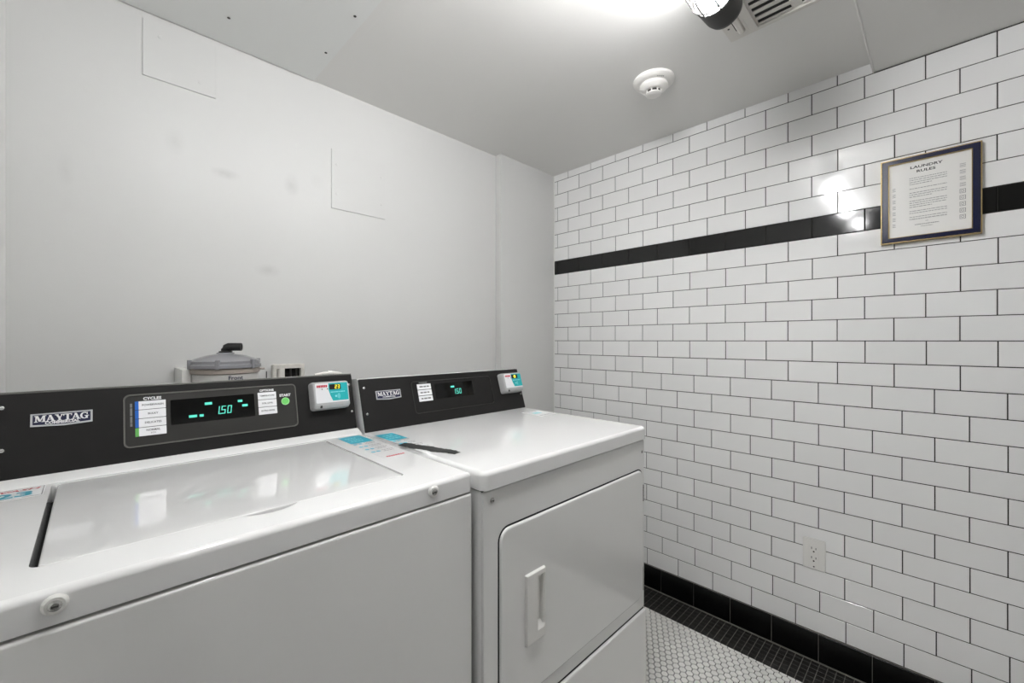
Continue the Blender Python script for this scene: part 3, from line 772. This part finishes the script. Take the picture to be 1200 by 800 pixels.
mk('hose_body', G().tube([(0.460, 1.284, zt + 0.0030), (0.485, 1.284, zt + 0.0052), (0.515, 1.285, zt + 0.0058), (0.540, 1.288, zt + 0.0030)], [0.0030, 0.0050, 0.0056, 0.0030], 12), 'pipe_white', hs, smooth=60)
mk('hose_collar', G().tube([(0.498, 1.2845, zt + 0.0066), (0.510, 1.285, zt + 0.0066)], 0.0066, 12), 'plastic_white', hs)
mk('hose_strap', G().box(TOP, 0.478, 0.512, 1.271, 1.274, zt, zt + 0.0035), 'ink_grey', hs)

# ------------------------------------------------------------------ cover plates on the back wall
def plate(x0, x1, z0, z1, screws, label):
    t = thing('access_plate', label, 'wall plate', ((x0 + x1) / 2, YB, z0), 'painted cover plates on the back wall')
    mk('plate', G().slab(Fb, x0, x1, z0, z1, -0.001, 0.0045, 0.001, 0.0012, 2, 2), 'plate_paint', t)
    for (u, v) in screws: mk('screw', G().lathe(Fb, u, v, [(0.0055, 0.0042), (0.0055, 0.0050), (0.003, 0.0060)], 12), 'plate_paint', t)
plate(0.104, 0.2825, 1.984, 2.150, [(0.143, 2.112), (0.240, 2.018)], 'painted over cover plate high on the wall near the ceiling')
plate(0.6513, 0.8753, 1.7135, 1.942, [(0.672, 1.885), (0.672, 1.772), (0.858, 1.885), (0.858, 1.772)], 'painted over square cover plate in the middle of the back wall')

# ------------------------------------------------------------------ framed rules
FY0, FY1, FZ0, FZ1 = -0.0885, 0.1450, 1.531, 1.812       # y range and z range
S = SIDE(XR)
pf = thing('picture_frame', 'navy and gold framed laundry rules notice on the tiled wall', 'picture frame', (XR, (FY0 + FY1) / 2, FZ0))
u0, u1 = -FY1, -FY0
mk('outer_moulding', G().frame(S, (u0, u1, FZ0, FZ1), (u0 + .0028, u1 - .0028, FZ0 + .0028, FZ1 - .0028), 0.0005, 0.018, 0, 0, 1, 0.0015), 'frame_gold', pf, smooth=0)
mk('navy_moulding', G().frame(S, (u0 + .0028, u1 - .0028, FZ0 + .0028, FZ1 - .0028), (u0 + .0195, u1 - .0195, FZ0 + .0165, FZ1 - .0165), 0.0005, 0.020, 0, 0, 1, 0.003), 'frame_navy', pf, smooth=0)
mk('inner_moulding', G().frame(S, (u0 + .0195, u1 - .0195, FZ0 + .0165, FZ1 - .0165), (u0 + .0220, u1 - .0220, FZ0 + .0188, FZ1 - .0188), 0.0005, 0.0185, 0, 0, 1, 0.0015), 'frame_gold', pf, smooth=0)
pp = mk('notice_sheet', G().box(S, u0 + .021, u1 - .021, FZ0 + .018, FZ1 - .018, 0.006, 0.012), 'paper', pf)
um = (u0 + u1) / 2; nn = 0.0123
mk('title_lettering', join(text_geo('LAUNDRY', S, um - 0.006, 1.7740, nn, 0.0115, bold=0.0003, sx=1.42), text_geo('RULES', S, um - 0.006, 1.7595, nn, 0.0115, bold=0.0003, sx=1.42)), 'ink_dark', pp)
g = G()
ys = [1.7370, 1.7315, 1.7260, 1.7205, 1.7085, 1.6975, 1.6920, 1.6865, 1.6755, 1.6700, 1.6645, 1.6590, 1.6480, 1.6425, 1.6320, 1.6265]
for k, z in enumerate(ys):
    z = 1.7430 - (1.737 - z) * 1.22
    last = k in (3, 7, 11, 13, 15)
    g = join(g, dashes(S, um - 0.045, um + (0.008 if k in (3, 7, 11) else 0.042), z - 0.004, nn, 0.0016, 200 + k, 0.003, 0.010, 0.0014))
mk('rules_lettering', g, 'ink_grey', pp)
g = G()
for (z, hw) in ((1.5960, 0.003), (1.5870, 0.028), (1.5800, 0.014)): g = join(g, dashes(S, um - 0.004 - hw, um - 0.004 + hw, z - 0.002, nn, 0.0022 if hw > .02 else 0.0014, int(z * 1e4), 0.002, 0.004, 0.001))
g.flat(S, rc(um - 0.042, 1.6020, um + 0.042, 1.6024), nn)
mk('footer_lettering', g, 'ink_grey', pp)
for k in range(9):
    z = 1.7500 - k * 0.0200
    for (du, s_) in ((-0.083, 0.0080), (0.076, 0.0130)):
        if du < 0 and k < 2: continue
        c = um + du; g = G()
        if k >= 4 and du > 0:
            for q in (rc(c - s_ / 2, z - s_ / 2, c + s_ / 2, z - s_ / 2 + .0011), rc(c - s_ / 2, z + s_ / 2 - .0011, c + s_ / 2, z + s_ / 2), rc(c - s_ / 2, z - s_ / 2, c - s_ / 2 + .0011, z + s_ / 2), rc(c + s_ / 2 - .0011, z - s_ / 2, c + s_ / 2, z + s_ / 2)): g.flat(S, q, nn)
            for q in arcband(c, z, (.0036, .0036), (.0026, .0026), 0, 360, 10): g.flat(S, q, nn)
        else:
            for j in range(3): g.flat(S, rc(c - s_ / 2, z - 0.005 + j * 0.0045, c + s_ / 2, z - 0.005 + j * 0.0045 + 0.0012), nn)
        mk('care_symbol', g, 'ink_grey', pp)
# ------------------------------------------------------------------ wall outlet
ol = thing('electrical_outlet', 'white duplex electrical outlet low on the tiled wall', 'outlet', (XR, 0.336, 0.345))
OU, OZ = -0.336, 0.401
mk('cover_plate', G().slab(S, OU - 0.0355, OU + 0.0355, OZ - 0.0565, OZ + 0.0565, -0.001, 0.0065, 0.003, 0.003, 3, 3), 'plastic_white', ol)
rec = mk('receptacle', G().slab(S, OU - 0.0165, OU + 0.0165, OZ - 0.0335, OZ + 0.0335, 0.0060, 0.0085, 0.002, 0.001, 3, 2), 'plastic_white', ol)
for dz in (0.0175, -0.0175):
    mk('socket_slots', G().box(S, OU - 0.0078, OU - 0.0056, OZ + dz + 0.001, OZ + dz + 0.0095, 0.008, 0.0088).box(S, OU + 0.0056, OU + 0.0078, OZ + dz + 0.001, OZ + dz + 0.0085, 0.008, 0.0088).lathe(S, OU, OZ + dz - 0.007, [(0.0030, 0.008), (0.0030, 0.0088)], 12), 'slot_dark', rec)
for dz in (0.0465, -0.0465): mk('screw', G().lathe(S, OU, OZ + dz, [(0.0030, 0.006), (0.0022, 0.0075)], 10), 'screw_dark' if dz < 0 else 'plastic_white', ol)

# ------------------------------------------------------------------ smoke detector
Cc = CEIL(ZC)
DXc, DYc = 1.487, 0.753
sd = thing('smoke_detector', 'white round smoke detector on the ceiling', 'smoke detector', (DXc, DYc, ZC))
mk('mounting_base', G().lathe(Cc, DXc, -DYc, [(0.0735, -0.0005), (0.0745, 0.002), (0.0735, 0.007), (0.068, 0.012), (0.055, 0.019)], 40), 'detector_white', sd)
mk('detector_head', G().lathe(Cc, DXc, -DYc, [(0.050, 0.016), (0.0505, 0.027), (0.047, 0.032), (0.036, 0.038), (0.031, 0.0395)], 40), 'detector_white', sd)
mk('smoke_chamber', G().lathe(Cc, DXc, -DYc, [(0.0235, 0.038), (0.0235, 0.050)], 24), 'slot_dark', sd)
cap = mk('chamber_cap', G().lathe(Cc, DXc, -DYc, [(0.0285, 0.0495), (0.0285, 0.052), (0.024, 0.055), (0.010, 0.0565)], 28), 'detector_white', sd)
for k in range(8):
    a = 2 * PI * k / 8 + 0.2
    mk('rib', G().box(Fr((DXc + 0.027 * math.cos(a), DYc + 0.027 * math.sin(a), ZC), (math.cos(a), math.sin(a), 0), (math.sin(a), -math.cos(a), 0)), -0.002, 0.002, -0.0018, 0.0018, 0.038, 0.051), 'detector_white', cap)
mk('maker_mark', dashes(Fr((DXc, DYc, ZC), (0.72, -0.69, 0), (-0.69, -0.72, 0)), -0.008, 0.018, 0.0575, 0.0182, 0.004, 3, 0.003, 0.006, 0.0008), 'ink_grey', sd)

# ------------------------------------------------------------------ extractor grille
vx0, vx1, vy0, vy1 = 1.215, 1.470, 0.195, 0.478
vt = thing('vent_grille', 'off-white plastic extractor grille on the ceiling behind the caged lamp', 'vent', ((vx0 + vx1) / 2, (vy0 + vy1) / 2, ZC))
mk('grille_base', G().slab(Cc, vx0, vx1, -vy1, -vy0, -0.001, 0.006, 0.006, 0.003, 3, 2), 'vent_plastic', vt)
mk('raised_frame', G().frame(Cc, (vx0 + .018, vx1 - .016, -vy1 + .062, -vy0 - .002), (vx0 + .026, vx1 - .026, -vy1 + .084, -vy0 - .012), 0.004, 0.013, 0.004, 0.003, 3, 0.002), 'vent_plastic', vt)
for k in range(6):
    x = 1.431 - k * 0.0305
    for (ya, yb) in ((0.388, 0.302), (0.276, 0.212)):
        mk('slot', G().slab(Cc, x - 0.0095, x + 0.0095, -ya, -yb, 0.0055, 0.0066, 0.003), 'vent_dark', vt)
        mk('louvre', G().poly(Cc, rc(x + 0.002, -ya, x + 0.0085, -yb), 0.0055, 0.0100), 'vent_plastic', vt)
mk('lens_ridge', G().tube([(1.36, vy1 - 0.043, ZC - 0.006), (1.435, vy1 - 0.043, ZC - 0.006)], 0.010, 12), 'vent_plastic', vt)
mk('side_slot', G().box(Cc, 1.372, 1.425, -vy1 + .0300, -vy1 + .0325, 0.0055, 0.0066), 'vent_dark', vt)
for (x, y) in ((1.372, vy1 - 0.020), (1.400, vy1 - 0.016)): mk('screw', G().lathe(Cc, x, -y, [(0.0035, 0.0055), (0.003, 0.0068)], 10), 'slot_dark', vt)

# ------------------------------------------------------------------ caged ceiling lamps
def lamp(xc, yc, zc, sgn, label, glass='lamp_glass'):
    """sgn: +1 glass points to +X, -1 glass points to -X"""
    t = thing('caged_lamp', label, 'lamp', (xc, yc, ZC), 'caged jar lamps on the ceiling')
    A = Fr((xc, yc, zc), (0, 1, 0), (0, 0, 1)) if sgn > 0 else Fr((xc, yc, zc), (0, -1, 0), (0, 0, 1))
    sh = mk('socket_cup', G().lathe(A, 0, 0, [(0.012, -0.089), (0.034, -0.087), (0.043, -0.079), (0.047, -0.064), (0.051, 0.0), (0.049, 0.003), (0.046, 0.0), (0.044, -0.01)], 36, True, True), 'lamp_black', t)
    mk('glass_jar', G().lathe(A, 0, 0, [(0.038, -0.008), (0.040, 0.0), (0.041, 0.05), (0.038, 0.085), (0.028, 0.105), (0.012, 0.113)], 28), glass, t)
    cg = mk('cage_ring', G().loops([[A(r_ * math.cos(2 * PI * i / 32), r_ * math.sin(2 * PI * i / 32), n) for i in range(32)] for r_, n in ((0.0500, 0.018), (0.0545, 0.018), (0.0545, 0.022), (0.0500, 0.022), (0.0500, 0.018))], False, False), 'lamp_black', t)
    for k in range(4):
        a = PI * k / 4 + 0.35
        pts = []
        for q in range(17):
            th = PI * q / 16
            pts.append(A(0.052 * math.cos(th) * math.cos(a), 0.052 * math.cos(th) * math.sin(a), 0.035 + 0.090 * math.sin(th)) if 0 < q < 16 else A(0.052 * math.cos(th) * math.cos(a), 0.052 * math.cos(th) * math.sin(a), 0.0))
        mk('cage_wire', G().tube(pts, 0.0022, 6), 'lamp_black', cg)
    mk('ceiling_canopy', G().lathe(CEIL(ZC), xc - sgn * 0.045, -yc, [(0.040, -0.001), (0.040, 0.014), (0.014, 0.020), (0.014, ZC - zc - 0.03)], 24), 'lamp_black', t)
    return t
lamp(1.131, 0.408, 2.088, -1, 'black caged jar lamp beside the extractor grille on the ceiling', 'lamp_glass_dim')
lamp(0.70, 0.45, 2.088, 1, 'black caged jar lamp overhead in front of the dryer')
lamp(0.22, 0.46, 2.088, 1, 'black caged jar lamp overhead in front of the washing machine')
lamp(-0.30, 0.44, 2.088, 1, 'black caged jar lamp overhead at the end of the side wall', 'lamp_glass_dim')
